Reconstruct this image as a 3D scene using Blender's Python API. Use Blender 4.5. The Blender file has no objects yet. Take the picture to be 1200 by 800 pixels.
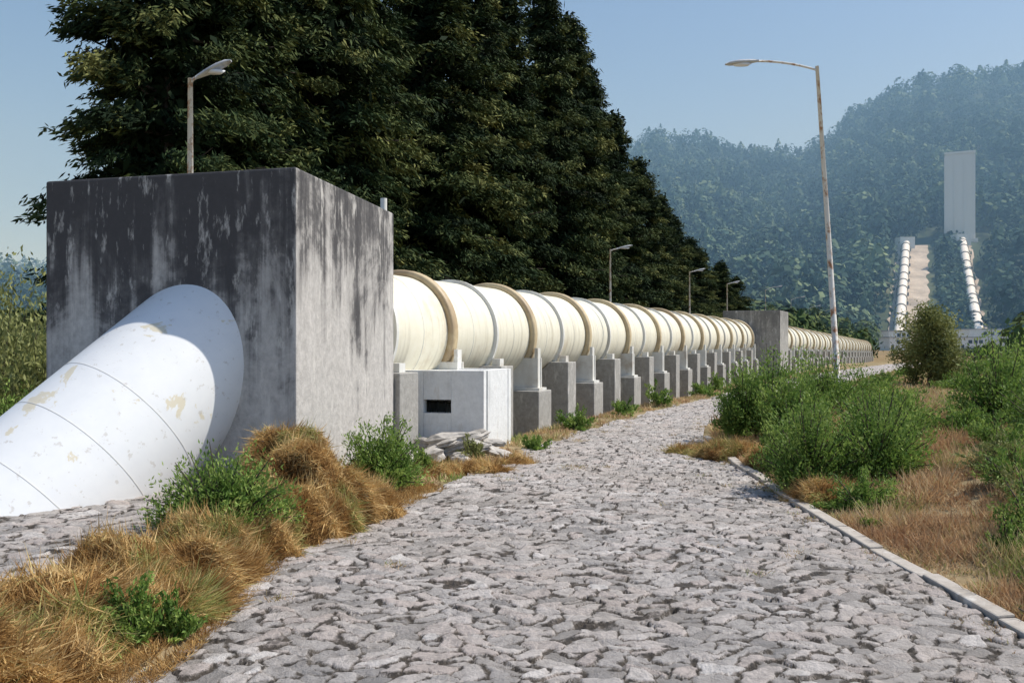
import bpy, math, bmesh, numpy as np
from mathutils import Vector
rng=np.random.default_rng(7)
scene=bpy.context.scene
scene.view_settings.view_transform='Standard'
scene.view_settings.look='None'
scene.view_settings.exposure=0
COL=scene.collection
# ------------------------------------------------------------ helpers
def link(o,parent=None):
    COL.objects.link(o)
    if parent: o.parent=parent
    return o
def empty(name,loc=(0,0,0),rot=(0,0,0)):
    e=bpy.data.objects.new(name,None); e.location=loc; e.rotation_euler=rot; COL.objects.link(e); return e
def meshobj(name,V,F,mat,parent=None,smooth=False,attrs=None):
    V=np.asarray(V,dtype=np.float32).reshape(-1,3); F=np.asarray(F,dtype=np.int32)
    m=bpy.data.meshes.new(name); k=F.shape[1]; n=len(F)
    m.vertices.add(len(V)); m.vertices.foreach_set('co',V.ravel())
    m.loops.add(n*k); m.loops.foreach_set('vertex_index',F.ravel())
    m.polygons.add(n); m.polygons.foreach_set('loop_start',np.arange(0,n*k,k,dtype=np.int32))
    m.polygons.foreach_set('loop_total',np.full(n,k,dtype=np.int32))
    if smooth: m.polygons.foreach_set('use_smooth',np.ones(n,dtype=bool))
    m.update(calc_edges=True)
    for an,av in (attrs or {}).items():
        a=m.attributes.new(an,'FLOAT','POINT'); a.data.foreach_set('value',np.asarray(av,dtype=np.float32).ravel())
    m.materials.append(mat)
    o=bpy.data.objects.new(name,m); link(o,parent); return o
def pymesh(name,V,F,mat,parent=None,smooth=False,bevel=0):
    m=bpy.data.meshes.new(name); m.from_pydata([tuple(v) for v in V],[],F); m.update(); m.materials.append(mat)
    if smooth:
        for p in m.polygons: p.use_smooth=True
    o=bpy.data.objects.new(name,m); link(o,parent)
    if bevel:
        b=o.modifiers.new('bev','BEVEL'); b.width=bevel; b.segments=2; b.limit_method='ANGLE'
    return o
def unit(a): return a/np.maximum(np.linalg.norm(a,axis=-1,keepdims=True),1e-9)
def leaves(name,C,D,L,W,tint,mat,parent=None,N=None):
    n=len(C); D=unit(D); S=unit(np.cross(D,unit(rng.normal(size=(n,3))) if N is None else N))
    L=np.broadcast_to(np.asarray(L,dtype=float),(n,))[:,None]; W=np.broadcast_to(np.asarray(W,dtype=float),(n,))[:,None]
    V=np.stack([C-D*L*.5, C+S*W*.5-D*L*.08, C+D*L*.5, C-S*W*.5-D*L*.08],axis=1)
    F=np.arange(n*4).reshape(n,4)
    return meshobj(name,V,F,mat,parent,attrs={'tint':np.repeat(tint,4)})
class MB: # mesh builder of boxes/tubes in one mesh
    def __init__(s): s.V=[];s.F=[]
    def box(s,x0,x1,y0,y1,z0,z1):
        b=len(s.V); s.V+=[(x0,y0,z0),(x1,y0,z0),(x1,y1,z0),(x0,y1,z0),(x0,y0,z1),(x1,y0,z1),(x1,y1,z1),(x0,y1,z1)]
        s.F+=[tuple(b+i for i in f) for f in [(0,3,2,1),(4,5,6,7),(0,1,5,4),(1,2,6,5),(2,3,7,6),(3,0,4,7)]]
    def hexa(s,pts):
        b=len(s.V); s.V+=pts
        s.F+=[tuple(b+i for i in f) for f in [(0,3,2,1),(4,5,6,7),(0,1,5,4),(1,2,6,5),(2,3,7,6),(3,0,4,7)]]
    def revolve(s,prof,n=48,zc=0,closed=True): # prof list (radius, y)
        b=len(s.V); k=len(prof)
        for i in range(n):
            a=2*math.pi*i/n
            for r,y in prof: s.V.append((r*math.cos(a),y,zc+r*math.sin(a)))
        for i in range(n):
            j=(i+1)%n
            for q in range(k if closed else k-1):
                w=(q+1)%k
                s.F.append((b+i*k+q,b+i*k+w,b+j*k+w,b+j*k+q))
    def tube(s,pts,rad,n=10,cap=True):
        pts=[Vector(p) for p in pts]; b=len(s.V)
        for i,p in enumerate(pts):
            t=(pts[min(i+1,len(pts)-1)]-pts[max(i-1,0)]).normalized()
            u=t.cross(Vector((0.13,0.99,0.05))).normalized(); v=t.cross(u)
            r=rad[i] if isinstance(rad,(list,tuple)) else rad
            for q in range(n):
                a=2*math.pi*q/n; s.V.append(tuple(p+u*r*math.cos(a)+v*r*math.sin(a)))
        for i in range(len(pts)-1):
            for q in range(n):
                w=(q+1)%n; s.F.append((b+i*n+q,b+i*n+w,b+(i+1)*n+w,b+(i+1)*n+q))
        if cap:
            s.F.append(tuple(b+q for q in range(n))); e=b+(len(pts)-1)*n; s.F.append(tuple(e+q for q in range(n-1,-1,-1)))
    def obj(s,name,mat,parent=None,smooth=False,bevel=0): return pymesh(name,s.V,s.F,mat,parent,smooth,bevel)
def sstep(a,b,x):
    t=np.clip((x-a)/(b-a),0,1); return t*t*(3-2*t)
def lump(x,y,s=1.0):
    return (np.sin(x*1.3*s+1.7*np.sin(y*.9*s))+np.sin(y*1.7*s+2.1*np.sin(x*1.1*s+1))+.5*np.sin(x*3.9*s+y*2.7*s)+.5*np.sin(y*4.3*s-x*3.1*s))/3
# ------------------------------------------------------------ materials
class M:
    def __init__(s,name,rough=.8,spec=.3):
        s.m=bpy.data.materials.new(name); s.m.use_nodes=True; s.nt=s.m.node_tree
        s.b=s.nt.nodes['Principled BSDF']; s.b.inputs['Roughness'].default_value=rough
        s.b.inputs['Specular IOR Level'].default_value=spec; s.tc=s.nt.nodes.new('ShaderNodeTexCoord')
    def n(s,t): return s.nt.nodes.new(t)
    def l(s,a,b): s.nt.links.new(a,b)
    def noise(s,scale=(1,1,1),detail=6,rough=.6,sc=1,dist=0):
        mp=s.n('ShaderNodeMapping'); s.l(s.tc.outputs['Object'],mp.inputs[0]); mp.inputs['Scale'].default_value=scale
        t=s.n('ShaderNodeTexNoise'); s.l(mp.outputs[0],t.inputs['Vector']); t.inputs['Scale'].default_value=sc
        t.inputs['Detail'].default_value=detail; t.inputs['Roughness'].default_value=rough; t.inputs['Distortion'].default_value=dist
        return t.outputs['Fac']
    def attr(s,name):
        a=s.n('ShaderNodeAttribute'); a.attribute_name=name; return a.outputs['Fac']
    def ramp(s,f,stops):
        r=s.n('ShaderNodeValToRGB'); s.l(f,r.inputs[0]); e=r.color_ramp.elements
        while len(e)<len(stops): e.new(.5)
        for q,(p,c) in zip(e,stops):
            q.position=p; q.color=(c,c,c,1) if isinstance(c,(int,float)) else (*c,1)
        return r.outputs[0]
    def mix(s,f,a,b,mode='MIX'):
        x=s.n('ShaderNodeMix'); x.data_type='RGBA'; x.blend_type=mode
        for v,i in ((f,0),(a,6),(b,7)):
            if isinstance(v,(int,float)): x.inputs[i].default_value=v
            elif isinstance(v,tuple): x.inputs[i].default_value=(*v,1)
            else: s.l(v,x.inputs[i])
        return x.outputs[2]
    def math(s,op,a,b):
        x=s.n('ShaderNodeMath'); x.operation=op
        for v,i in ((a,0),(b,1)):
            if isinstance(v,(int,float)): x.inputs[i].default_value=v
            else: s.l(v,x.inputs[i])
        return x.outputs[0]
    def z(s,a='Z'):
        x=s.n('ShaderNodeSeparateXYZ'); s.l(s.tc.outputs['Object'],x.inputs[0]); return x.outputs[a]
    def nx(s):
        g=s.n('ShaderNodeTexCoord'); x=s.n('ShaderNodeSeparateXYZ'); s.l(g.outputs['Normal'],x.inputs[0]); return x.outputs['X']
    def col(s,c):
        if isinstance(c,tuple): s.b.inputs['Base Color'].default_value=(*c,1)
        else: s.l(c,s.b.inputs['Base Color'])
    def bump(s,f,st=.5,d=.02):
        x=s.n('ShaderNodeBump'); x.inputs['Strength'].default_value=st; x.inputs['Distance'].default_value=d
        s.l(f,x.inputs['Height']); s.l(x.outputs[0],s.b.inputs['Normal'])
    def translucent(s,c,f=.3):
        t=s.n('ShaderNodeBsdfTranslucent'); 
        if isinstance(c,tuple): t.inputs[0].default_value=(*c,1)
        else: s.l(c,t.inputs[0])
        x=s.n('ShaderNodeMixShader'); x.inputs[0].default_value=f
        s.l(s.b.outputs[0],x.inputs[1]); s.l(t.outputs[0],x.inputs[2])
        s.l(x.outputs[0],s.nt.nodes['Material Output'].inputs['Surface'])
def foliage(name,stops,tr=.25,nsc=.6,rough=.6,spec=.25):
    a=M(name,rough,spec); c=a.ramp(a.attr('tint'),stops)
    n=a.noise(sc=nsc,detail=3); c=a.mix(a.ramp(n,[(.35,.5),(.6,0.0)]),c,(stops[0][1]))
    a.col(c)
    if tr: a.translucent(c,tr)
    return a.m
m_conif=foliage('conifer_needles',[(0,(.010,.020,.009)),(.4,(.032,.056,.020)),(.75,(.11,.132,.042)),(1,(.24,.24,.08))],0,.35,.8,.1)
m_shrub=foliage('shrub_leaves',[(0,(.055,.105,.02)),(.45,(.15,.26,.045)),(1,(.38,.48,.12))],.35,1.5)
m_olive=foliage('olive_leaves',[(0,(.10,.12,.035)),(.5,(.25,.27,.09)),(1,(.40,.40,.15))],.3,.8)
m_dry=foliage('dry_grass',[(0,(.20,.10,.035)),(.45,(.54,.33,.115)),(.85,(.80,.60,.29)),(1,(.27,.34,.09))],.25,2.2,.8)
m_bank=foliage('bank_grass',[(0,(.34,.19,.10)),(.38,(.56,.37,.20)),(.66,(.66,.52,.30)),(.78,(.38,.42,.13)),(1,(.18,.31,.07))],.25,1.1,.8)
m_far=foliage('far_foliage',[(0,(.018,.045,.035)),(.45,(.07,.13,.10)),(1,(.24,.32,.18))],0,.015,.9,.05)  # greens pushed towards blue: part of the distance haze sits in this colour
m_mid=foliage('valley_foliage',[(0,(.035,.065,.03)),(.5,(.09,.14,.05)),(1,(.24,.27,.10))],0,.05,.9,.05)
def m_bark_():
    a=M('bark',.9); n=a.noise((8,8,1.5),sc=2); a.col(a.ramp(n,[(.3,(.035,.027,.02)),(.7,(.10,.08,.06))])); a.bump(n,.6,.03); return a.m
m_bark=m_bark_()
def m_ground_():
    a=M('soil',.95,.1); n=a.noise(sc=.5,detail=8); n2=a.noise(sc=7,detail=6)
    c=a.ramp(n,[(.35,(.17,.16,.075)),(.5,(.30,.23,.13)),(.65,(.36,.28,.16))])
    c=a.mix(a.ramp(n2,[(.4,0.0),(.7,.6)]),c,(.15,.1,.055)); a.col(c); a.bump(n2,.8,.05); return a.m
m_ground=m_ground_()
def m_hill_():
    a=M('hill_soil',.95,.1); n=a.noise(sc=.012,detail=8)
    a.col(a.ramp(n,[(.35,(.04,.07,.05)),(.55,(.08,.11,.07)),(.8,(.22,.22,.14))])); return a.m
m_hill=m_hill_()
def m_cob_():
    a=M('cobblestone',.65,.4); e=a.attr('edge'); c=a.attr('cell')
    st=a.ramp(c,[(0,(.25,.235,.22)),(.3,(.40,.37,.345)),(.6,(.52,.475,.44)),(.85,(.48,.41,.37)),(1,(.66,.62,.58))])
    n=a.noise(sc=11,detail=9,rough=.72); st=a.mix(a.ramp(n,[(.35,.6),(.56,0.0)]),st,(.16,.145,.13))
    n3=a.noise(sc=.45,detail=5); st=a.mix(a.ramp(n3,[(.4,.0),(.7,.4)]),st,(.33,.27,.21))
    g=a.ramp(n,[(.35,(.025,.021,.018)),(.7,(.11,.085,.06))])
    ee=a.math('ADD',e,a.math('MULTIPLY',a.math('SUBTRACT',n,.5),.40))
    c2=a.mix(a.ramp(ee,[(.06,0.0),(.17,1.0)]),g,st); a.col(c2)
    n2=a.noise(sc=40,detail=6,rough=.65); a.bump(a.math('ADD',n2,a.math('MULTIPLY',n,2.5)),.8,.024); return a.m
m_cob=m_cob_()
def m_conc_(name,stain=1.0,zt=4.2,base=(.36,.345,.32),light=(.5,.48,.44),thr=0.0,zw=.24,side=0.0):
    a=M(name,.85,.2)
    streak=a.noise((4.5,4.5,.3),sc=1,detail=8,rough=.62,dist=.3)
    blot=a.noise((1,1,1),sc=.8,detail=8,rough=.7,dist=.4)
    fine=a.noise(sc=9,detail=9,rough=.72)
    c=a.ramp(fine,[(.3,base),(.7,light)])
    z=a.math('DIVIDE',a.z(),zt)
    v=a.math('ADD',a.math('MULTIPLY',streak,.75),a.math('MULTIPLY',blot,.95))
    v=a.math('ADD',v,a.math('MULTIPLY',z,zw)); v=a.math('ADD',v,a.math('MULTIPLY',fine,.22))
    if side: v=a.math('SUBTRACT',v,a.math('MULTIPLY',a.math('MAXIMUM',a.nx(),0.0),side))  # stain thinned on right-hand faces so the sunlit side comes out lighter
    msk=a.ramp(a.math('SUBTRACT',v,.3+thr),[(.74,0.0),(.84,.4),(.90,.78),(1.0,.93)])
    v2=a.math('MULTIPLY',msk,stain)
    c=a.mix(v2,c,(.045,.043,.046))
    pale=a.noise((6,6,1.6),sc=1,detail=6,rough=.7)
    c=a.mix(a.ramp(pale,[(.56,0.0),(.66,.7)]),c,(.62,.59,.54))
    a.col(c)
    a.bump(a.math('ADD',fine,a.math('MULTIPLY',streak,.4)),.6,.02); return a.m
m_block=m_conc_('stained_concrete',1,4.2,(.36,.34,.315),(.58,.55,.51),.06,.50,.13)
m_pier=m_conc_('pier_concrete',.5,2.5,(.27,.26,.235),(.43,.41,.375),.1)
m_boxc=m_conc_('pale_concrete',.3,3.5,(.64,.64,.62),(.80,.80,.78),.06)
m_kerb=m_conc_('kerb_concrete',.3,2,(.36,.32,.27),(.52,.47,.41),.1)
m_tower=m_conc_('tower_concrete',.08,400,(.66,.66,.64),(.78,.78,.76),.1)
def m_pipe_(name,c1,c2,dirt,thr=(.55,.7)):
    a=M(name,.5,.35); n=a.noise((1.2,1.2,1.2),detail=7,rough=.65); f=a.noise(sc=6,detail=6)
    c=a.mix(a.ramp(f,[(.35,0.0),(.7,.5)]),c1,c2)
    c=a.mix(a.ramp(n,[(thr[0],0.0),(thr[1],.6)]),c,dirt)
    s=a.noise((1.2,9,.5),detail=5); c=a.mix(a.ramp(s,[(.50,0.0),(.75,.5)]),c,(.33,.27,.18))
    a.col(c); a.bump(f,.15,.01); return a.m
m_cream=m_pipe_('cream_paint',(.80,.755,.61),(.72,.665,.50),(.60,.50,.34))
m_tan=m_pipe_('tan_paint',(.60,.48,.29),(.50,.39,.23),(.32,.21,.12),(.48,.62))
m_whiter=m_pipe_('white_steel',(.76,.75,.70),(.64,.62,.56),(.38,.27,.16))
def m_front_():
    a=M('peeling_white_paint',.4,.45); n=a.noise(sc=1.5,detail=9,rough=.62,dist=.4); f=a.noise(sc=5,detail=5)
    c=a.mix(a.ramp(f,[(.3,0.0),(.7,.35)]),(.80,.80,.78),(.68,.69,.70))
    c=a.mix(a.ramp(n,[(.60,0.0),(.615,.8)]),c,(.66,.58,.40))
    c=a.mix(a.ramp(n,[(.68,0.0),(.69,.9)]),c,(.28,.14,.07))
    w=a.noise(sc=9,detail=8,rough=.7); c=a.mix(a.ramp(w,[(.60,0.0),(.64,.5)]),c,(.5,.45,.38))
    a.col(c); a.bump(n,.2,.01); return a.m
m_front=m_front_()
def m_simple(name,c,rough=.6,var=.3,sc=8,metal=0):
    a=M(name,rough,.3); n=a.noise(sc=sc,detail=6); a.col(a.ramp(n,[(.3,tuple(x*(1-var) for x in c)),(.7,tuple(min(1,x*(1+var)) for x in c))])); a.b.inputs['Metallic'].default_value=metal; return a.m
def m_pole_():
    a=M('rusty_painted_steel',.6,.3); n=a.noise((2,2,1.3),sc=2.2,detail=7,rough=.7)
    a.col(a.ramp(n,[(.50,(.7,.67,.61)),(.56,(.52,.42,.33)),(.63,(.34,.15,.07))])); return a.m
m_pole=m_pole_()
m_headg=m_simple('lamp_housing',(.45,.46,.47),.5)
m_glass=m_simple('lamp_glass',(.7,.72,.75),.25,.05)
m_seam=m_simple('weld_bead',(.64,.62,.58),.6,.15)
m_dark=m_simple('dark_opening',(.015,.015,.015),.9)
m_rock=m_simple('pale_rock',(.40,.37,.33),.9,.5,4)
m_wallw=m_simple('white_wall',(.8,.8,.78),.8,.1,1)
m_roof=m_simple('roof_slab',(.35,.36,.38),.8,.2,1)
m_strip=m_simple('bare_earth',(.46,.42,.36),.95,.35,.12)
m_hpipe=m_simple('hill_pipe_paint',(.90,.89,.84),.5,.06,.1)
m_hpier=m_simple('hill_pier',(.22,.23,.23),.8,.2,.3)
# ------------------------------------------------------------ terrain functions
LE=np.array([[-20,-2.9],[0,-2.6],[4,-2.3],[5.4,-2.16],[8,-2.1],[10,-1.5],[13,-.45],[16.7,.67],[20.5,2.3],[25.6,4.7],[29.4,6.7],[38,10.9],[52,18.6],[70,29.5],[105,49],[160,80]],float)
RE=np.array([[-20,3.4],[0,3.4],[6.25,3.37],[8.3,3.33],[11.4,3.43],[14.3,3.55],[17.5,3.9],[20,4.5],[25,7.1],[29.4,9.6],[38,14.4],[52,22.6],[70,34],[105,54],[160,86]],float)
le=lambda y:np.interp(y,LE[:,0],LE[:,1]); re=lambda y:np.interp(y,RE[:,0],RE[:,1])
base=lambda y:-1.2*sstep(60,140,y)
def H(x,y):
    x=np.asarray(x,float);y=np.asarray(y,float)
    l=le(y); r=re(y); inside=(x>l-.02)&(x<r+.02)
    h=.03+.035*lump(x,y,1.1)
    rr=x-r; far=1-sstep(60,90,y)
    h=h+far*(.45*sstep(.3,3.0,rr)*(1-.8*sstep(22,30,y)))*(rr>0)
    ll=l-x
    h=h-far*.38*sstep(.6,2.2,ll)*sstep(12.5,15,y)*(ll>0)
    h=h+.12*sstep(.3,1.0,ll)*(1-sstep(11.5,13,y))*(ll>0)
    h=np.where(inside,-.06-.002*np.clip(y-20,0,60),h)
    return h+base(y)
aK=np.array([-1.2,-.6,-.3,-.05,.1,.16,.27,.34,.4,.46,.6,.9,1.3]); kK=np.array([.10,.10,.09,.09,.2,.262,.248,.242,.29,.325,.345,.35,.3])
def HH(x,y):
    d=np.clip(y-325,-60,620); a=x/np.maximum(y,50)
    s=np.interp(a,aK,kK)
    z=s*(d+.0006*d*np.abs(d))+ sstep(0,150,d)*(10*lump(x,y,.012)+5*lump(x,y,.03))*(1-np.exp(-((x-.33*y-72)/60.)**2)*.7)
    return z-1.3
gx=np.linspace(-1,1,420); gy=np.linspace(-1,1,520)
def axis(t,lo,hi,k,c):
    a=np.sinh(k*t)/np.sinh(k); return np.where(a<0,c+a*(c-lo),c+a*(hi-c))
gx=axis(gx,-2500,2500,7.5,1); gy=axis(gy,-400,3500,7.0,10)
X,Y=np.meshgrid(gx,gy); Z=H(X,Y)
def gridF(r,c):
    i=np.arange(r-1)[:,None]*c+np.arange(c-1)[None,:]; return np.stack([i,i+1,i+c+1,i+c],-1).reshape(-1,4)
meshobj('ground',np.stack([X,Y,Z],-1),gridF(len(gy),len(gx)),m_ground,smooth=True)
hx=np.linspace(-900,1100,300); hy=np.linspace(290,1150,160); X,Y=np.meshgrid(hx,hy)
Z=HH(X,Y); Z=np.where(Y>945,Z-(Y-945)*.2,Z)
meshobj('hill',np.stack([X,Y,Z],-1),gridF(160,300),m_hill,smooth=True)
# ------------------------------------------------------------ cobbles
def hsh(i,j,k): 
    v=np.sin(i*127.1+j*311.7+k*74.7)*43758.5453; return v-np.floor(v)
def cobble(x,y,sx=.20,sy=.125):
    wx=x+.05*np.sin(y*7+x*3)+.03*np.sin(y*17)+.012*np.sin(y*47+x*31)+.006*np.sin(x*83-y*29); wy=y+.05*np.sin(x*6.1+1)+.03*np.sin(x*15+y*5)+.008*np.sin(x*53-y*37)
    u=wx/sx; v=wy/sy; iu=np.floor(u); iv=np.floor(v)
    f1=np.full(u.shape,9.);f2=f1.copy();idd=np.zeros(u.shape);tx=np.zeros(u.shape)
    for a in (-2,-1,0,1,2):
        for b in (-2,-1,0,1,2):
            ci=iu+a;cj=iv+b
            px=ci+.5+(hsh(ci,cj,1)-.5)*1.1; py=cj+.5+(hsh(ci,cj,2)-.5)*1.1
            wgt=.75+.5*hsh(ci,cj,5)
            d=np.hypot(u-px,v-py)*wgt; closer=d<f1
            f2=np.where(closer,f1,np.minimum(f2,d))
            idd=np.where(closer,hsh(ci,cj,3),idd)
            tx=np.where(closer,(u-px)*(hsh(ci,cj,6)-.5)+(v-py)*(hsh(ci,cj,7)-.35),tx)
            f1=np.where(closer,d,f1)
    e=f2-f1
    h=.026*np.clip(e/.13,0,1)**.6+.026*(idd-.5)+.042*tx
    return h,e,idd
def cobsheet(name,fx,rows,n,z0):
    t=np.linspace(0,1,n); Yr=np.repeat(rows[:,None],n,1); L,R=fx(rows); Xr=L[:,None]+(R-L)[:,None]*t[None,:]
    h,e,c=cobble(Xr,Yr); Zr=z0(Xr,Yr)+h
    meshobj(name,np.stack([Xr,Yr,Zr],-1),gridF(len(rows),n),m_cob,attrs={'edge':e,'cell':c})
rows=2.5*np.exp(np.arange(0,math.log(110/2.5)/.0032)*.0032)
wob=lambda y:.08*np.sin(y*2.3)+.05*np.sin(y*5.1+1)
cobsheet('cobblestone_road',lambda y:(le(y)-.05+wob(y),re(y)+.02),rows,390,lambda x,y:base(y)+.03*lump(x,y,.7)-.0*x)
rows2=np.arange(2.5,11.4,.022)
cobsheet('cobblestone_pavement',lambda y:(np.full_like(y,-11.),np.full_like(y,-2.95)),rows2,380,lambda x,y:.21+.015*lump(x,y,1)-.0*x)
# kerb
mb=MB(); y=2; f=lambda y:re(y)+.03; w=.14
while y<17.5:
    ln=.9+.2*rng.random(); ya=y+.008; yb=min(y+ln-.008,17.5); dz=rng.uniform(-.02,.01); s=rng.uniform(-.02,.02); s2=s+rng.uniform(-.015,.015)
    a=float(f(ya))+s;b=float(f(yb))+s2
    mb.hexa([(a,ya,-.1),(a+w,ya,-.1),(b+w,yb,-.1),(b,yb,-.1),(a,ya,.07+dz),(a+w,ya,.08+dz),(b+w,yb,.075+dz),(b,yb,.07+dz)])
    y+=ln
mb.obj('kerb',m_kerb,bevel=.015)
# ------------------------------------------------------------ anchor block
def block(name,P,z0,z1,mat):
    V=[(p[0],p[1],z0) for p in P]+[(p[0],p[1],z1) for p in P]
    return pymesh(name,V,[(0,3,2,1),(4,5,6,7),(0,1,5,4),(1,2,6,5),(2,3,7,6),(3,0,4,7)],mat,bevel=.03)
A=(-6.32,11.56);B=(-2.68,10.6);Cc=(-2.0,14.45);Dd=(-5.64,15.41)
bk=block('concrete_anchor_block',[A,B,Cc,Dd],-.6,4.17,m_block)
mb=MB(); mb.tube([(-2.12,14.1,4.1),(-2.12,14.1,4.36)],.055,12); mb.obj('vent_stub',m_whiter,bk)
# ------------------------------------------------------------ front pipe
d=Vector((-.45,-.62,-.60)).normalized(); P0=Vector((-4.45,11.08,1.40)); Rf=1.03
fp=empty('white_steel_pipe',P0); fp.rotation_euler=d.to_track_quat('Y','Z').to_euler()
mb=MB(); mb.revolve([(Rf,-1.2),(Rf,.3),(Rf,1.2),(Rf,2.4),(Rf,5.5)],96,closed=False); mb.obj('pipe_shell',m_front,fp,True)
mb=MB()
for yy in (.75,1.45,2.2,2.95,3.7):
    mb.revolve([(Rf-.01,yy-.006),(Rf+.003,yy-.004),(Rf+.003,yy+.004),(Rf-.01,yy+.006)],96)
mb.obj('weld_seams',m_seam,fp)
# ------------------------------------------------------------ pipelines
def pipeline(name,S,yaw,pitch,length,R,first,sp,groundz,start_fat=0,n=56):
    e=empty(name,S,(pitch,0,yaw))
    mb=MB(); mb.revolve([(R,-1.2)]+[(R,y) for y in np.arange(0,length,3.)]+[(R,length)],n,closed=False); mb.obj('pipe_shell',m_cream,e,True)
    fat=MB();thin=MB();feet=MB();pier=MB();low=MB();weld=MB(); y=first;i=start_fat
    while y<length:
        gz=groundz(y)-S[2]-.3
        weld.revolve([(R-.01,y+sp*.5-.01),(R+.004,y+sp*.5-.005),(R+.004,y+sp*.5+.005),(R-.01,y+sp*.5+.01)],n)
        if i%2==1:
            fat.revolve([(R-.01,y-.12),(R+.1,y-.11),(R+.13,y-.08),(R+.13,y+.08),(R+.1,y+.11),(R-.01,y+.12)],n)
            for s in (1,-1):
                x0,x1=sorted((s*R*.62,s*(R+.22)))
                feet.box(x0,x1,y-.13,y-.09,-R*1.12,-.28*R-.25); feet.box(x0,x1,y+.09,y+.13,-R*1.12,-.28*R-.25)
                x2,x3=sorted((s*(R+.12),s*(R+.2))); feet.box(x2,x3,y-.088,y+.088,-R*1.12,-.2*R-.1)
                x2,x3=sorted((s*R*.5,s*(R+.3))); feet.box(x2,x3,y-.24,y+.24,-R*1.16-.02,-R*1.12-.002)
                x2,x3=sorted((s*R*.35,s*(R+.36))); low.box(x2,x3,y-.42,y+.42,gz,-R*1.16-.022)
        else:
            thin.revolve([(R-.01,y-.045),(R+.075,y-.04),(R+.075,y+.04),(R-.01,y+.045)],n)
            w=R+.30; k=14; top=-R*.62; rr=R+.012
            xs=np.linspace(-w,w,2*k+1); b=len(pier.V)
            for x in xs:
                zc=-math.sqrt(max(rr*rr-x*x,0)) if abs(x)<rr else 99
                z=min(top,zc) 
                for yy in (y-.32,y+.32): pier.V+=[(x,yy,gz),(x,yy,z)]
            for q in range(len(xs)-1):
                p=b+q*4; r=p+4
                pier.F+=[(p,r,r+1,p+1),(p+2,p+3,r+3,r+2),(p+1,r+1,r+3,p+3)]
            q=b+(len(xs)-1)*4; pier.F+=[(b,b+1,b+3,b+2),(q,q+2,q+3,q+1)]
            for s in (1,-1):
                x2,x3=sorted((s*(R-.02),s*(R+.16))); feet.box(x2,x3,y-.1,y+.1,top+.002,top+.16)
        y+=sp;i+=1
    fat.obj('stiffener_rings',m_tan,e,True); thin.obj('joint_rings',m_whiter,e,False); feet.obj('ring_feet',m_whiter,e); weld.obj('weld_seams',m_seam,e)
    pier.obj('saddle_piers',m_pier,e,bevel=.02); low.obj('footing_piers',m_pier,e,bevel=.02)
    return e
yaw=-math.atan(.435)
S1=(-9.74+.435*14.6,14.6,2.17)
pipeline('steel_pipeline',S1,yaw,0,46.5,1.14,.75,2.1,lambda y:-.35)
dx,dy=(57.8-17.9),(140-60.); L2=math.hypot(dx,dy)
pipeline('steel_pipeline',(17.9,60,2.1),-math.atan2(dx,dy),-math.atan2(1.2,L2),L2,1.14,1.5,2.1,lambda y:-.35-1.0*y/L2,n=32)
block('concrete_anchor_block',[(14.2,57.5),(17.6,56.0),(19.3,59.6),(15.9,61.1)],-.8,4.05,m_pier)
# ------------------------------------------------------------ valve box
vb=empty('concrete_valve_box')
P=[(-2.45,15.5),(-.5,15.1),(-.02,16.6),(-2.0,17.1)]
def wallq(mb,a,b,z0,z1,th):
    ax=np.array(a);bx=np.array(b);t=(bx-ax)/np.linalg.norm(bx-ax);nn=np.array([-t[1],t[0]])*th
    mb.hexa([(ax[0],ax[1],z0),(bx[0],bx[1],z0),(bx[0]+nn[0],bx[1]+nn[1],z0),(ax[0]+nn[0],ax[1]+nn[1],z0),(ax[0],ax[1],z1),(bx[0],bx[1],z1),(bx[0]+nn[0],bx[1]+nn[1],z1),(ax[0]+nn[0],ax[1]+nn[1],z1)])
def lerp(a,b,t): return (a[0]+(b[0]-a[0])*t,a[1]+(b[1]-a[1])*t)
mb=MB(); zt=1.48; w0,w1=.44,.70; zb,zu=.72,.96
wallq(mb,P[0],lerp(P[0],P[1],w0),-.5,zt,.2); wallq(mb,lerp(P[0],P[1],w1),P[1],-.5,zt,.2)
wallq(mb,lerp(P[0],P[1],w0+.002),lerp(P[0],P[1],w1-.002),-.5,zb,.2); wallq(mb,lerp(P[0],P[1],w0+.002),lerp(P[0],P[1],w1-.002),zu,zt-.002,.2)
wallq(mb,lerp(P[1],P[2],.14),P[2],-.5,zt-.004,.2); wallq(mb,P[2],P[3],-.5,zt-.006,.2); wallq(mb,lerp(P[3],P[0],.02),lerp(P[3],P[0],.86),-.5,zt-.008,.2)
mb.obj('walls',m_boxc,vb)
pymesh('cover_slab',[(-2.3,15.62,zt-.1),(-.62,15.3,zt-.1),(-.25,16.5,zt-.1),(-1.95,16.9,zt-.1),(-2.3,15.62,zt-.03),(-.62,15.3,zt-.03),(-.25,16.5,zt-.03),(-1.95,16.9,zt-.03)],[(0,3,2,1),(4,5,6,7),(0,1,5,4),(1,2,6,5),(2,3,7,6),(3,0,4,7)],m_boxc,vb)
a=lerp(P[0],P[1],w0+.01);b=lerp(P[0],P[1],w1-.01)
mb=MB()
for t in (.2,.5,.8): mb.tube([(a[0]+(b[0]-a[0])*t,a[1]+(b[1]-a[1])*t+.12,zb),(a[0]+(b[0]-a[0])*t,a[1]+(b[1]-a[1])*t+.12,zu)],.008,6)
mb.obj('grille_bars',m_dark,vb)
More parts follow.
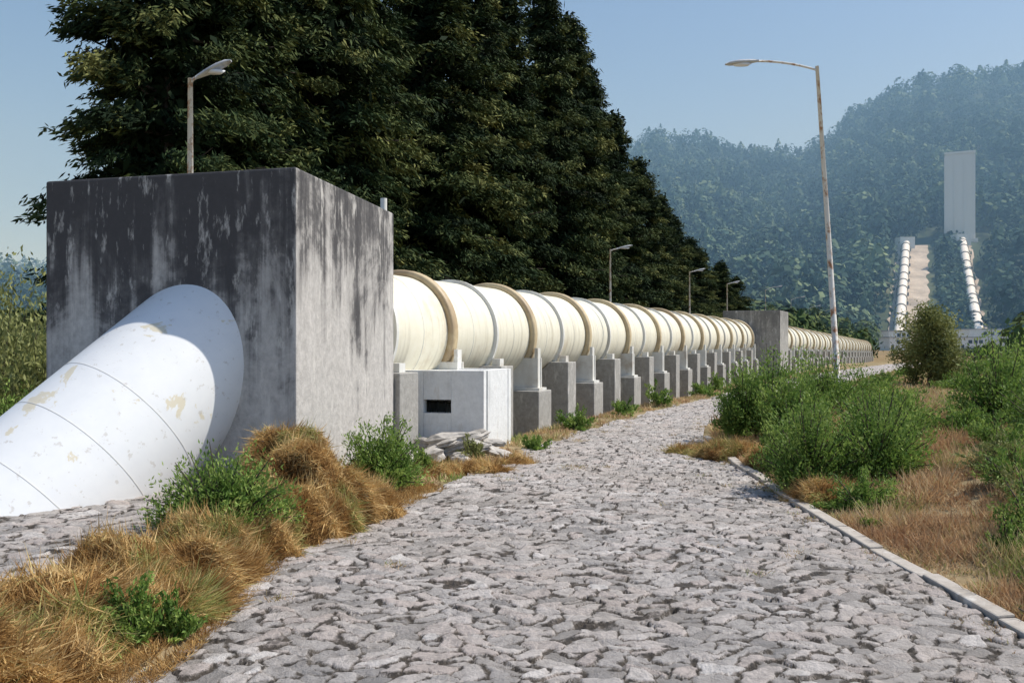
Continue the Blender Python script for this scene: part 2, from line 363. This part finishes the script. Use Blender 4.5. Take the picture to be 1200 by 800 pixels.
def rocks(name,pts):
    V=[];F=[]
    for (x,y,s,zo) in pts:
        bm=bmesh.new(); bmesh.ops.create_icosphere(bm,subdivisions=3,radius=1)
        sc=np.array([s*rng.uniform(.9,1.7),s*rng.uniform(.7,1.1),s*rng.uniform(.3,.5)]); ph=rng.uniform(0,6,3); b=len(V); an=rng.uniform(-.35,.35)
        z=float(H(x,y))+zo
        for v in bm.verts:
            c=np.array(v.co); c=np.sign(c)*np.abs(c)**.7; c=c*(1+.22*math.sin(3*c[0]+ph[0])+.18*math.sin(4*c[1]+ph[1])+.1*math.sin(7*c[2]+ph[2])+.05*math.sin(11*c[0]+9*c[1])); c=c*sc
            V.append((x+c[0]*math.cos(an)-c[2]*math.sin(an),y+c[1],z+c[2]*math.cos(an)+c[0]*math.sin(an)+s*.12))
        for f in bm.faces: F.append(tuple(b+v.index for v in f.verts))
        bm.free()
    return pymesh(name,V,F,m_rock)
rocks('rubble_stones',[(-1.75,13.9,.22,.1),(-1.35,14.0,.25,.15),(-.95,14.2,.25,.15),(-.6,14.2,.2,.12),(-.3,14.4,.2,.08),(-1.6,14.5,.26,.2),(-1.2,13.4,.15,.0),(-2.0,14.0,.2,.1),(-.1,14.3,.14,.0),(.15,15.0,.13,.0),(-1.0,14.6,.24,.32),(-.8,13.8,.15,.05),(-1.5,13.5,.13,0),(-.7,14.6,.2,.28),(-1.35,14.7,.2,.36),(-.45,14.8,.17,.2),(-1.1,14.1,.12,.3),(-.15,13.9,.1,.0),(.35,14.6,.09,.0)])
# ------------------------------------------------------------ street lamps
def lamp(name,x,y,z0,h,lean,arm,rise,hd=1,hs=1.0):
    e=empty(name,(x,y,z0)); mb=MB()
    mb.tube([(0,0,-.3),(lean*.5,0,h*.5),(lean,0,h)],[.10,.08,.055],14)
    s=np.linspace(0,1,9)
    mb.tube([(lean+arm*t,0,h-.12+rise*(1-(1-t)**2)*1.0) for t in s],.036,10)
    mb.obj('pole_and_arm',m_pole,e,True)
    mb=MB(); mb.box(-.16,.16,-.16,.16,.0,.03); mb.obj('base_plate',m_pole,e)
    tip=Vector((lean+arm,0,h-.12+rise)); sg=1 if arm>0 else -1
    V=[];F=[];n=12;prof=[(0,.05,.05),(.12,.09,.07),(.35,.15,.09),(.6,.18,.1),(.85,.15,.08),(1.0,.06,.03)]
    for t,w,hh in prof:
        for q in range(n):
            aa=2*math.pi*q/n; V.append((sg*t*1.05*hs,w*math.cos(aa),hh*math.sin(aa)*(1 if math.sin(aa)>0 else .45)+hd*t*.12))
    for i in range(len(prof)-1):
        for q in range(n):
            w=(q+1)%n; F.append((i*n+q,i*n+w,(i+1)*n+w,(i+1)*n+q))
    F+=[tuple(range(n)),tuple((len(prof)-1)*n+q for q in range(n-1,-1,-1))]
    o=pymesh('lamp_head',V,F,m_headg,e,True); o.location=tip
    k=14
    V=[(sg*hs*(.55+.33*math.cos(2*math.pi*q/k)),.13*math.sin(2*math.pi*q/k),-.025) for q in range(k)]+[(sg*hs*(.55+.22*math.cos(2*math.pi*q/k)),.08*math.sin(2*math.pi*q/k),-.10) for q in range(k)]
    F=[(q,(q+1)%k,k+(q+1)%k,k+q) for q in range(k)]+[tuple(range(k,2*k)),tuple(range(k-1,-1,-1))]
    o=pymesh('lamp_lens',V,F,m_glass,e,True); o.location=tip+Vector((0,0,hd*.06))
    return e
lamp('street_lamp',10.35,27,.3,10.4,-.7,-1.85,.28,hd=-.9)
for i,(px,py,yy) in enumerate([(223,92,20),(715,292,55),(808,318,77),(852,332,95)]):
    X0=(px-600)/1000*yy; g=-.3+float(base(yy)); lamp('street_lamp',X0,yy,g,2+(400-py)/1000*yy-g,0,.12 if i==0 else .4,.12,hd=3.4 if i==0 else 2.,hs=.8 if i==0 else 1.)
for px,py,yy in [(897,338,150),(927,350,180),(948,360,215),(965,364,245)]:
    lamp('street_lamp',(px-600)/1000*yy,yy,-1.4,2+(400-py)/1000*yy+1.2,0,2.0,.6,hd=2)
# ------------------------------------------------------------ conifers
def conifer_mesh(seed,Ht,R):
    global rng
    rng=np.random.default_rng(seed)
    C=[];D=[];T=[];LL=[];WW=[]
    trunk=MB(); trunk.tube([(0,0,-.5),(.1,0,Ht*.35),(0,.1,Ht*.7),(0,0,Ht*.97)],[.36,.26,.13,.03],9)
    nl=250
    for i in range(nl):
        t=.03+.97*((i+rng.random())/nl)**1.12; az=rng.random()*6.283
        prof=min(1,(1-t)**.74*1.12)*(.82 if t<.06 else 1)
        L=R*prof*rng.choice([rng.uniform(.62,.85),rng.uniform(.88,1.22)])+.25; z0=t*Ht
        up=-.15+.6*t+rng.uniform(-.14,.2)
        o=np.array([math.cos(az),math.sin(az),0]); lat=np.array([-o[1],o[0],0])
        if i%2==0: trunk.tube([(0,0,z0),tuple(o*L*.5+[0,0,z0+up*L*.5]),tuple(o*L*.9+[0,0,z0+up*L*.9-.12*L*.3])],[.06,.04,.015],4,False)
        nc=int(4+L*3.6); lt=rng.normal()*.2
        for q in range(nc):
            f=rng.uniform(.3,1)**.7; c=o*L*f+lat*rng.normal()*L*.13*(1.25-f)*1.6; c=c+np.array([0,0,z0+up*L*f-.14*L*f*f*f+rng.normal()*.08])
            k=28; sd_=o*.8+lat*rng.normal()*.6+np.array([0,0,rng.normal()*.25-.3]); sd_/=np.linalg.norm(sd_)
            s_=rng.uniform(-.5,.5,(k,1)); sp=np.cross(sd_,[0,0,1.]); sp/=np.linalg.norm(sp)
            w_=rng.normal(size=(k,1))*.15*(.6-s_)
            cc=c+sd_*s_*1.1+sp*w_*1.3+rng.normal(size=(k,3))*.08+np.array([0,0,-1])*(np.abs(w_)*.6); C.append(cc)
            dd=sd_*.9+sp*np.sign(w_)*.7+np.array([0,0,-.3])+rng.normal(size=(k,3))*.3; D.append(dd)
            tn=np.clip(.05+.5*f+lt+rng.normal()*.12+rng.normal(size=k)*.09+.14*s_[:,0],0,1); T.append(tn); l_=rng.uniform(.18,.38,k); LL.append(l_); WW.append(l_*.25)  # tint rises towards limb tips: sunlit sprays painted yellower, inner ones darker
        k=int(12+L*9); f=rng.uniform(.02,.60,k)[:,None]; cc=o*L*f+np.array([0,0,z0])+np.array([0,0,1.])*(up*L*f)+rng.normal(size=(k,3))*.35; C.append(cc); D.append(rng.normal(size=(k,3))); T.append(rng.uniform(0,.08,k)); LL.append(rng.uniform(.35,.65,k)); WW.append(rng.uniform(.18,.3,k))  # big dark filler leaves: inner crown shade in their colour, and they stop light
    C=np.concatenate(C);D=np.concatenate(D);T=np.concatenate(T);LL=np.concatenate(LL);WW=np.concatenate(WW)
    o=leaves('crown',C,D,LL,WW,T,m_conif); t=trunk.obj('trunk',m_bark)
    mm=(o.data,t.data); bpy.data.objects.remove(o);bpy.data.objects.remove(t)
    return mm
CM=[conifer_mesh(11+i,22,4.6) for i in range(4)]
rng=np.random.default_rng(5)
def conifer(x,y,h,wid,k):
    e=empty('conifer_tree',(x,y,float(base(y))-.4),(0,0,rng.random()*6.28)); e.scale=(wid,wid,h/22)
    for nm,me in zip(('crown','trunk'),CM[k%4]):
        o=bpy.data.objects.new(nm,me); link(o,e)
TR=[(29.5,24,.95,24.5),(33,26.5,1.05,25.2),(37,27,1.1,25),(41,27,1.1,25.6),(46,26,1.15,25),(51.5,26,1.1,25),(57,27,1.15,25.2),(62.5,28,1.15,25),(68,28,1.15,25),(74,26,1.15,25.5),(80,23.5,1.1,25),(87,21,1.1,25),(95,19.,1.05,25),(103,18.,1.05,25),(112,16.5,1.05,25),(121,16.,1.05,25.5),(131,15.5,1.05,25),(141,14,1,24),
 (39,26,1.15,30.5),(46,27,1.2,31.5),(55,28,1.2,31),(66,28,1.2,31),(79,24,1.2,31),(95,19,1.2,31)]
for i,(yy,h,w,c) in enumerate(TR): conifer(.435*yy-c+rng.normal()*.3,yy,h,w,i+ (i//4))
# ------------------------------------------------------------ shrubs
def shrub(name,x,y,w,h,n=5000,leaf=.06,mat=m_shrub,z=None,dep=None):
    z=float(H(x,y)) if z is None else z; e=empty(name,(x,y,z)); K=max(26,int(n/70)); dep=dep or w
    az=rng.random(K)*6.283; el=np.arcsin(rng.uniform(.0,1,K)); rad=rng.uniform(.62,1.12,K)
    E=np.stack([np.cos(az)*np.cos(el)*w/2,np.sin(az)*np.cos(el)*dep/2,np.sin(el)*h*.92+h*.06],-1)*rad[:,None]
    st=MB()
    for q in range(0,K,2): st.tube([(0,0,-.05),tuple(E[q]*.5+[0,0,h*.03]),tuple(E[q])],[.016,.01,.004],4,False)
    st.obj('stems',m_bark,e)
    k=n//K; f=rng.uniform(.3,1.03,(K,k,1))**.8
    C=E[:,None,:]*f+rng.normal(size=(K,k,3))*np.array([w,dep,h])*.05*(1.2-.5*f)
    C[...,2]=np.maximum(C[...,2],.02)
    D=unit(E)[:,None,:]*.6+np.array([0,0,.45])+rng.normal(size=(K,k,3))*.55
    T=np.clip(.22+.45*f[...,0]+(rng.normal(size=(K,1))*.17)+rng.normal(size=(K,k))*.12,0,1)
    LL=leaf*rng.uniform(.7,1.4,K*k)
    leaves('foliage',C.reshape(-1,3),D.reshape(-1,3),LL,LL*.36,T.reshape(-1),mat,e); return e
shrub('shrub',-2.72,8.0,1.4,.78,14000,.046,dep=.9,z=.22)
shrub('shrub',-1.72,11.2,1.15,.9,11000,.05)
shrub('shrub',-2.42,5.45,.5,.42,3000,.04,z=.08); shrub('shrub',-2.2,5.6,.35,.34,1800,.04)
shrub('shrub',.45,15.6,.6,.42,1800,.06); shrub('shrub',1.4,19.2,.9,.6,1800,.07); shrub('shrub',2.9,22.5,.9,.55,1500,.08); shrub('shrub',-1.3,12.6,.55,.4,2000,.05); shrub('shrub',-.65,13.9,.5,.45,1800,.05,m_olive)
shrub('shrub',-9.6,17.5,3.2,2.9,9000,.13,m_olive); shrub('shrub',-11.8,19.5,3.6,3.8,9000,.14,m_olive); shrub('shrub',-8.9,15.2,1.9,1.6,6000,.09)
shrub('shrub',-12.5,17,3,2.6,8000,.12); shrub('shrub',-14,24,4,4.6,7000,.17,m_olive)
for yy in np.arange(26,56,4.2): shrub('shrub',.435*yy-6.6+rng.normal()*.4,yy,1.0,.5+.3*rng.random(),1000,.1)
for (px,w,h,yy) in [(905,2.0,1.75,17.0),(965,2.1,1.6,18.5),(872,1.3,1.25,16.6),(1010,2.4,1.3,20),(930,1.5,1.2,15.3)]:
    shrub('shrub',(px-600)/1000*yy,yy,w,h,12000,.066,z=.2)
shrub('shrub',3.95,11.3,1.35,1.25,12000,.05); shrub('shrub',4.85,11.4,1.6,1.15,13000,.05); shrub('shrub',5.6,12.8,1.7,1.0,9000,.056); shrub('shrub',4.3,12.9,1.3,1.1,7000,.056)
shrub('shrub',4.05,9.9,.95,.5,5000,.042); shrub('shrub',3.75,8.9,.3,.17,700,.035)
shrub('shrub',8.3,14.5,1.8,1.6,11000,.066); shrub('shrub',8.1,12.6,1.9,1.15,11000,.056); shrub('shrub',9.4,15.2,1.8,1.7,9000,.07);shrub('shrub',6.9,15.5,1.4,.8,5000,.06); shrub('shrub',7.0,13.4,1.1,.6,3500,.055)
shrub('shrub',5.4,8.8,.8,.5,2200,.042,m_olive); shrub('shrub',4.85,7.9,.75,.6,3200,.038); shrub('shrub',4.4,6.9,.5,.4,1500,.035); shrub('shrub',5.9,10.3,1.0,.5,2600,.046,m_olive); shrub('shrub',4.0,6.5,.4,.25,1000,.03); shrub('shrub',6.6,11.6,1.1,.55,3000,.048); shrub('shrub',5.6,9.5,.8,.45,2600,.042); shrub('shrub',4.35,7.5,.45,.35,1400,.032); shrub('shrub',6.2,9.0,.9,.6,3200,.042); shrub('shrub',3.75,5.9,.45,.2,900,.028,m_olive)
for yy in np.arange(22,60,4.2): shrub('shrub',float(re(yy))+1.3+rng.random()*2,yy,1.3,.5+.25*rng.random(),1800,.10)
for q in range(26):
    yy=rng.uniform(18,60); xx=float(re(yy))+5+rng.random()*yy*.35; shrub('shrub',xx,yy,2.2,.8+.7*rng.random(),2800,.11,m_olive if q%2 else m_shrub)
def tree(name,x,y,h,w,mat,n=14000,leaf=.12,z=None):
    z=float(H(x,y)) if z is None else z; e=empty(name,(x,y,z)); mb=MB()
    mb.tube([(0,0,-.2),(.05,0,h*.25),(0,.05,h*.6)],[.10,.08,.04],8); K=64
    az=rng.random(K)*6.283; el=rng.uniform(-1.1,1.5,K); rad=rng.uniform(.5,1.05,K)
    E=np.stack([np.cos(az)*np.cos(el)*w/2,np.sin(az)*np.cos(el)*w/2,np.sin(el)*h*.46],-1)*rad[:,None]; c0=np.array([0,0,h*.5])
    for q in range(0,K,2): mb.tube([(0,0,h*.25),tuple(c0+E[q]*.4),tuple(c0+E[q])],[.05,.03,.008],4,False)
    mb.obj('trunk_and_limbs',m_bark,e); k=n//K
    C=(c0+E)[:,None,:]*1.0+rng.normal(size=(K,k,3))*np.array([w,w,h])*.075; D=rng.normal(size=(K,k,3))+[0,0,.3]
    T=np.clip(.6+rng.normal(size=(K,1))*.2+rng.normal(size=(K,k))*.12,0,1); LL=leaf*rng.uniform(.7,1.4,K*k)
    leaves('crown',C.reshape(-1,3),D.reshape(-1,3),LL,LL*.45,T.reshape(-1),mat,e)
tree('olive_tree',17.1,35,3.3,2.6,m_olive,22000,.11,z=.0)
# ------------------------------------------------------------ grass mounds
def mound(x,y,w,dp,h,n=9000,bl=.16):
    z=float(H(x,y)) ; e=empty('grass_mound',(x,y,z-.05))
    u=np.linspace(0,math.pi*2,33)[:-1]; v=np.linspace(0,math.pi/2,10); U,Vv=np.meshgrid(u,v)
    ph=rng.uniform(0,6,4)
    def rad(az,el): return 1+.12*np.sin(2*az+ph[0])*np.cos(el)+.09*np.sin(4*az+ph[1]+3*el)*np.cos(el)+.05*np.sin(7*el+ph[2]+2*az)*np.cos(el)
    r=rad(U,Vv)*.95
    P=np.stack([np.cos(U)*np.cos(Vv)*w/2*r,np.sin(U)*np.cos(Vv)*dp/2*r,np.sin(Vv)*h*r],-1).reshape(-1,3)
    F=[(i*32+j,i*32+(j+1)%32,(i+1)*32+(j+1)%32,(i+1)*32+j) for i in range(9) for j in range(32)]
    meshobj('thatch',P,F,m_dry,e,True,attrs={'tint':np.full(len(P),.05)})
    az=rng.random(n)*6.283; el=np.arcsin(rng.random(n)); r=rad(az,el)
    N=unit(np.stack([np.cos(az)*np.cos(el)/w,np.sin(az)*np.cos(el)/dp,np.sin(el)/h],-1))
    S=np.stack([np.cos(az)*np.cos(el)*w/2*r,np.sin(az)*np.cos(el)*dp/2*r,np.sin(el)*h*r],-1)
    down=np.array([0,0,-1.])-N*(-N[:,2:3])
    gx_=x+S[:,0];gy_=y+S[:,1]
    sw=np.stack([np.sin(7*gx_+3*gy_+ph[3]),np.cos(6*gy_-4*gx_+ph[0]),0*az],-1)*.6
    cl=.5+.5*np.sin(13*gx_+ph[1]+2*np.sin(11*gy_+ph[2])+5*S[:,2]); tuft=(rng.random(n)<.11)
    lift=(cl**2*.09*(rng.random(n)))[:,None]
    D=unit(down*.55+N*(.22+.55*tuft[:,None])+sw+rng.normal(size=(n,3))*.36)
    L=bl*rng.uniform(.5,1.5,n)*(1+.4*tuft); C=S+N*(.004+lift)+D*(L*.3*tuft)[:,None]
    T=np.clip(.12+.55*cl+rng.normal(size=n)*.16+.1*np.sin(el),0,.93)  # lit clumps and shaded hollows put into the blade tint
    grn=(lump(gx_,gy_,3.3)>.36)&(rng.random(n)<.6); T=np.where(grn,rng.uniform(.94,1,n),T)
    leaves('blades',C,D,L,.005+.006*rng.random(n),T,m_dry,e)
for (x,y,w,dp,h) in [(-3.15,4.5,1.1,.9,.45),(-2.75,4.75,.8,.9,.28),(-2.95,5.35,.9,.9,.38),(-2.62,5.9,.75,.8,.28),(-2.95,6.3,.85,.85,.4),(-2.6,6.85,.85,.9,.36),(-2.75,7.45,.8,.9,.4),(-2.4,7.9,.75,.8,.36),(-2.35,8.6,.95,1.0,.5),(-2.3,9.3,1.0,1.0,.82),(-1.95,9.5,.8,.9,.55),(-2.6,9.9,.9,.9,.85),(-1.65,9.9,.7,.6,.3),(-2.0,9.0,.7,.7,.38),(-3.3,5.0,.8,.9,.4),(-3.3,3.6,1.2,1.1,.5),(-2.8,3.8,.8,.9,.35),(-2.35,6.3,.5,.6,.18),(-2.35,7.3,.5,.6,.2)]:
    mound(x,y,w,dp,h,14000)
for (x,y,w,dp,h) in [(-.55,13.0,.9,.5,.14),(.05,13.9,.8,.6,.18),(-1.2,12.6,.8,.6,.16),(3.75,14.6,1.1,.9,.25),(3.3,15.3,1.4,.7,.2),(4.1,13.4,.8,.9,.3),(4.3,12.4,.8,.8,.3),(3.9,10.6,.8,.8,.25)]:
    mound(x,y,w,dp,h,7000,.14)
# ------------------------------------------------------------ grass masses
def grass(name,x,y,L,Wd,mat,tint,tilt=.45,zf=None):
    n=len(x); z=(zf or H)(x,y); D=unit(np.stack([rng.normal(size=n)*tilt,rng.normal(size=n)*tilt,np.ones(n)],-1))
    C=np.stack([x,y,z],-1)+D*L[:,None]*.42; leaves(name,C,D,L,Wd,tint,mat)
n=190000; yy=3.5+18*rng.random(n)**1.25; cxs=rng.random(n)
xx=re(yy)+.19+cxs**1.1*(2.2+yy*.42); cl=lump(xx,yy,2.6)+.5*lump(xx,yy,7); keep=cl>-.75+.5*rng.random(n)*.6
xx,yy,cl=xx[keep],yy[keep],cl[keep]; n=len(xx)
L=np.clip(.13+.20*cl,.05,.45)*rng.uniform(.6,1.5,n)*np.clip(.35+(xx-re(yy))*1.2,.35,1); T=np.clip(.40+.40*lump(xx,yy,1.5)+.1*cl+rng.normal(size=n)*.14,0,1)
grass('bank_grass',xx,yy,L,.005+.004*rng.random(n)+yy*.0004,m_bank,T,.65)
n=45000; yy=18+60*rng.random(n)**1.3; xx=re(yy)+.2+rng.random(n)*(yy*.6); T=np.clip(.62+.3*lump(xx,yy,.5)+rng.normal(size=n)*.15,0,1)
grass('meadow_grass',xx,yy,.12+.25*rng.random(n),.02+yy*.0009,m_bank,T,.5)
n=40000; yy=11.5+50*rng.random(n)**1.5; w=(le(yy)-(.435*yy-8.6)); xx=le(yy)+.1-rng.random(n)**1.1*w*.95; cl=lump(xx,yy,2.2); k=cl>-.2+.4*rng.random(n); xx,yy,cl=xx[k],yy[k],cl[k]; n=len(xx)
grass('verge_grass',xx,yy,np.clip(.08+.12*cl,.05,.3)*rng.uniform(.6,1.5,n),.009+yy*.0006,m_bank,np.clip(.6+.35*lump(xx,yy,1.3)+rng.normal(size=n)*.12,0,1),.6)
n=30000; yy=3+8.5*rng.random(n); xx=le(yy)+.12-np.abs(rng.normal(size=n))*.4
grass('edge_grass',xx,yy,.04+.09*rng.random(n),.006,m_dry,np.clip(.4+rng.normal(size=n)*.2,0,1),1.0,lambda x,y:np.maximum(H(x,y),0)+.0)
n=7000; yy=4+16*rng.random(n); xx=re(yy)+.04-np.abs(rng.normal(size=n))*.12; k=lump(xx*2,yy,2)>.15
grass('joint_grass',xx[k],yy[k],.03+.05*rng.random(k.sum()),.006,m_bank,np.clip(.5+rng.normal(size=k.sum())*.25,0,1),.8,lambda x,y:np.full_like(x,.01))
cx=[];cy=[]
for q in range(46):
    y0=6+rng.random()**.8*20; x0=le(y0)+rng.choice([rng.uniform(.02,.2),rng.uniform(.75,.98),rng.random()])*(re(y0)-le(y0)); m_=rng.integers(12,60); cx.append(x0+rng.normal(size=m_)*.06);cy.append(y0+rng.normal(size=m_)*.05)
cx.append(.95+rng.normal(size=260)*.14);cy.append(13.4+rng.normal(size=260)*.12)
cx=np.concatenate(cx);cy=np.concatenate(cy);n=len(cx)
grass('paving_weeds',cx,cy,.03+.06*rng.random(n),.006,m_bank,np.clip(.6+rng.normal(size=n)*.2,0,1),.9,lambda x,y:np.full_like(x,.015))
n=25000; yy=15+25*rng.random(n); xx=-7-rng.random(n)*(yy*.55); grass('field_grass',xx,yy,.3+.5*rng.random(n),.03,m_bank,np.clip(.6+rng.normal(size=n)*.2,0,1),.4)
# ------------------------------------------------------------ distant forests
def forest(name,x,y,z,h,w,k,mat,conic,lf=.42,var=.16):
    n=len(x); u=rng.random((n,k)); az=rng.random((n,k))*6.283
    el=np.arcsin(np.clip(2*u-.8,-.6,1)); co=conic[:,None]
    cz=np.where(co,u,.45+.5*np.sin(el)); prof=np.where(co,(1-u)**.85,np.cos(el))
    ph=rng.random((n,1))*6.28
    rr=prof*w[:,None]*.5*(1+.18*np.sin(3*az+ph+6*u)+.12*rng.normal(size=(n,k)))
    C=np.stack([x[:,None]+np.cos(az)*rr,y[:,None]+np.sin(az)*rr,z[:,None]+h[:,None]*(.1+.88*cz)],-1)
    nz=np.where(co,.45,np.sin(el)*1.0); nh=np.where(co,.9,np.cos(el))
    N=unit(np.stack([np.cos(az)*nh,np.sin(az)*nh,nz],-1)+rng.normal(size=(n,k,3))*.3)
    D=np.cross(N,rng.normal(size=(n,k,3)))
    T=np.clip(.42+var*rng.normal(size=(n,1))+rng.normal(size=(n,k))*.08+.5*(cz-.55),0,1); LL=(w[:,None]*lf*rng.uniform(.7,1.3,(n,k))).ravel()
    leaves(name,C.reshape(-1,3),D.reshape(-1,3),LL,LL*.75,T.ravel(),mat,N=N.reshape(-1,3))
n=6200; y=330+640*rng.random(n)**.95; a=np.where(rng.random(n)<.8,rng.uniform(.05,.75,n),rng.uniform(-.85,.05,n)); x=a*y
pl=149.5+(y-330)*(67/140.); pr=181+(y-330)*(77/160.)
clear=((x>pl-9)&(x<pl+20)&(y<490))|((np.abs(x-pr)<11)&(y<480))|((np.abs(x-258)<20)&(y>440)&(y<498)&(x>235)&(rng.random(n)<.9))
clear|=(lump(x,y,.02)>.85)|((x/y>.585)&(y<385)&(y>350))
x,y=x[~clear],y[~clear]; n=len(x)
hs=rng.uniform(10,18,n)*rng.choice([1,1,1.45],n)
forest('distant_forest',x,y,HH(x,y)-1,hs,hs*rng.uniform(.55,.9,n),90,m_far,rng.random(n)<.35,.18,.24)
n=600; y=330+160*rng.random(n); x=149.5+(y-330)*.478+18+rng.random(n)*(2+12); forest('hillside_shrubs',x,y,HH(x,y)-.5,rng.uniform(2,6,n),rng.uniform(2.5,6,n),30,m_far,rng.random(n)<.2)
n=900; y=rng.uniform(150,322,n); a=rng.uniform(-.9,.8,n); x=a*y; k=(x>.5*y-10.5)|(x<.2*y); x,y,a=x[k],y[k],a[k]; n=len(x)
hh=rng.uniform(4,10.5,n); hh=np.where((a>.42)&(a<.6),rng.uniform(1.5,2.6,n),hh)
forest('valley_trees',x,y,np.full(n,-1.5),hh,hh*rng.uniform(.75,1.1,n),150,m_mid,rng.random(n)<.2,.17)
n=190; y=rng.uniform(140,300,n); a=rng.uniform(.26,.415,n);x=a*y; hh=rng.uniform(8,16,n)*(y/260)*np.interp(a,[.26,.36,.415],[1.1,.95,.65]); forest('valley_trees',x,y,np.full(n,-1.5),hh,hh*rng.uniform(.6,.9,n),200,m_mid,rng.random(n)<.3,.16)
n=90; y=rng.uniform(60,140,n); x=y*rng.uniform(.5,.75,n)+3; k=x>re(y)+4; x,y=x[k],y[k]; n=len(x); forest('valley_shrubs',x,y,H(x,y)-.1,rng.uniform(1.0,2.3,n),rng.uniform(2,4,n),300,m_mid,rng.random(n)<.1,.12)
# ------------------------------------------------------------ hillside pipelines and tower
def hp(x0,y0,x1,y1,strip):
    e=empty('hillside_pipeline'); ys=np.linspace(0,1,24); pts=[]
    for t in ys:
        x=x0+(x1-x0)*t;y=y0+(y1-y0)*t; pts.append((x,y,float(HH(x,y))+3.2))
    mb=MB(); mb.tube(pts,2.0,20); mb.obj('pipe_shell',m_hpipe,e,True)
    mb=MB(); pc=MB()
    for i in range(0,len(pts)-1,2):
        p=Vector(pts[i]); t=(Vector(pts[i+1])-Vector(pts[i])).normalized()
        mb.tube([p-t*.5,p+t*.5],2.3,20)
        pc.box(p.x-2.6,p.x+2.6,p.y-.8,p.y+.8,p.z-8,p.z-1.3)
    mb.obj('stiffener_rings',m_hpier,e); pc.obj('piers',m_hpier,e)
    V=[];F=[]
    for i,t in enumerate(np.linspace(-.05,1.03,40)):
        x=x0+(x1-x0)*t;y=y0+(y1-y0)*t
        for j,o in enumerate(np.linspace(strip[0],strip[1],5)): V.append((x+o+(rng.uniform(-1.2,1.2) if j in(0,4) else 0),y,float(HH(x+o,y))+.6))
        if i: 
            for j in range(4): b=(i-1)*5+j; F.append((b,b+1,b+6,b+5))
    pymesh('cleared_strip',V,F,m_strip,e,True)
    mb=MB(); X0,Y0,Z0=pts[-1]; mb.box(X0-4,X0+4,Y0-2,Y0+5,Z0-9,Z0+3.2); mb.obj('anchor_blocks',m_tower,e)
hp(149.5,330,217,470,(-5,12)); hp(181,330,250,474,(-4.5,4.5))
te=empty('surge_tower',(258,492,float(HH(258,492))-3),(0,0,-.45))
mb=MB(); mb.box(-7.3,7.3,-6,6,0,50); mb.obj('shaft',m_tower,te)
mb=MB()
for x in (-7.3,-2.6,2.6,7.3): mb.box(x-.45,x+.45,-6.5,-6.003,0,49.6)
mb.box(-7.9,7.9,-6.7,6.7,50.003,51.2); 
for x in (-7.6,7.6):
    mb.box(x-.3,x+.3,-1,1,0,49.6)
mb.obj('ribs_and_cornice',m_tower,te)
mb=MB(); mb.box(-1,1,-6.1,-6.005,0,4); 
mb.obj('door',m_dark,te)
mb=MB(); mb.box(-9,9,-9,9,-6,1.2); mb.obj('plinth',m_tower,te)
def house(x,y,z,w,dp,h,rot):
    e=empty('pump_house',(x,y,z),(0,0,rot)); mb=MB(); mb.box(-w/2,w/2,-dp/2,dp/2,0,h); mb.obj('walls',m_wallw,e)
    mb=MB(); mb.box(-w/2-.4,w/2+.4,-dp/2-.4,dp/2+.4,h+.003,h+.35); mb.obj('roof_slab',m_roof,e)
    mb=MB(); mb.box(-w*.4,-w*.4+1,-dp/2-.05,-dp/2-.003,0,2.1)
    for f in (-.1,.12,.34): mb.box(w*f,w*f+1.3,-dp/2-.05,-dp/2-.003,h-2,h-.8)
    mb.obj('door_and_windows',m_dark,e)
house(171,312,-1.2,13,8,7.5,.1); house(160,300,-1.2,8,6,4.5,-.1); house(143,318,-1.2,8,6,7,.0); house(181,303,-1.2,10,7,5.5,.2); house(134,300,-1.2,7,6,4.5,.2)
# ------------------------------------------------------------ haze: air over the valley
hz=MB(); hz.box(-1600,1800,150,1100,-15,270); m=bpy.data.materials.new('haze'); m.use_nodes=True; nt=m.node_tree; nt.nodes.clear()
vs=nt.nodes.new('ShaderNodeVolumeScatter'); vs.inputs['Color'].default_value=(.36,.66,1,1); vs.inputs['Density'].default_value=.0010; vs.inputs['Anisotropy'].default_value=0
oo=nt.nodes.new('ShaderNodeOutputMaterial'); nt.links.new(vs.outputs[0],oo.inputs['Volume']); hz.obj('haze',m)
# ------------------------------------------------------------ light, sky
el=math.radians(53); az=math.atan2(.985,.17)
sd=Vector((math.sin(az)*math.cos(el),math.cos(az)*math.cos(el),math.sin(el)))
w=bpy.data.worlds.new('World'); scene.world=w; w.use_nodes=True; nt=w.node_tree
sk=nt.nodes.new('ShaderNodeTexSky'); sk.sky_type='NISHITA'; sk.sun_disc=False; sk.sun_elevation=el; sk.sun_rotation=az
sk.air_density=1.15; sk.dust_density=1.5; sk.ozone_density=4.0; sk.altitude=800
nt.links.new(sk.outputs[0],nt.nodes['Background'].inputs[0]); nt.nodes['Background'].inputs[1].default_value=.15
s=bpy.data.lights.new('sun','SUN'); s.energy=5; s.angle=math.radians(.5); s.color=(1,.95,.87)
so=bpy.data.objects.new('sun',s); so.rotation_euler=sd.to_track_quat('Z','Y').to_euler(); COL.objects.link(so)
c=bpy.data.cameras.new('camera'); c.lens=30; c.sensor_width=36; c.clip_end=8000; c.clip_start=.1
co=bpy.data.objects.new('camera',c); co.location=(0,0,2); co.rotation_euler=(math.pi/2,0,0); COL.objects.link(co); scene.camera=co
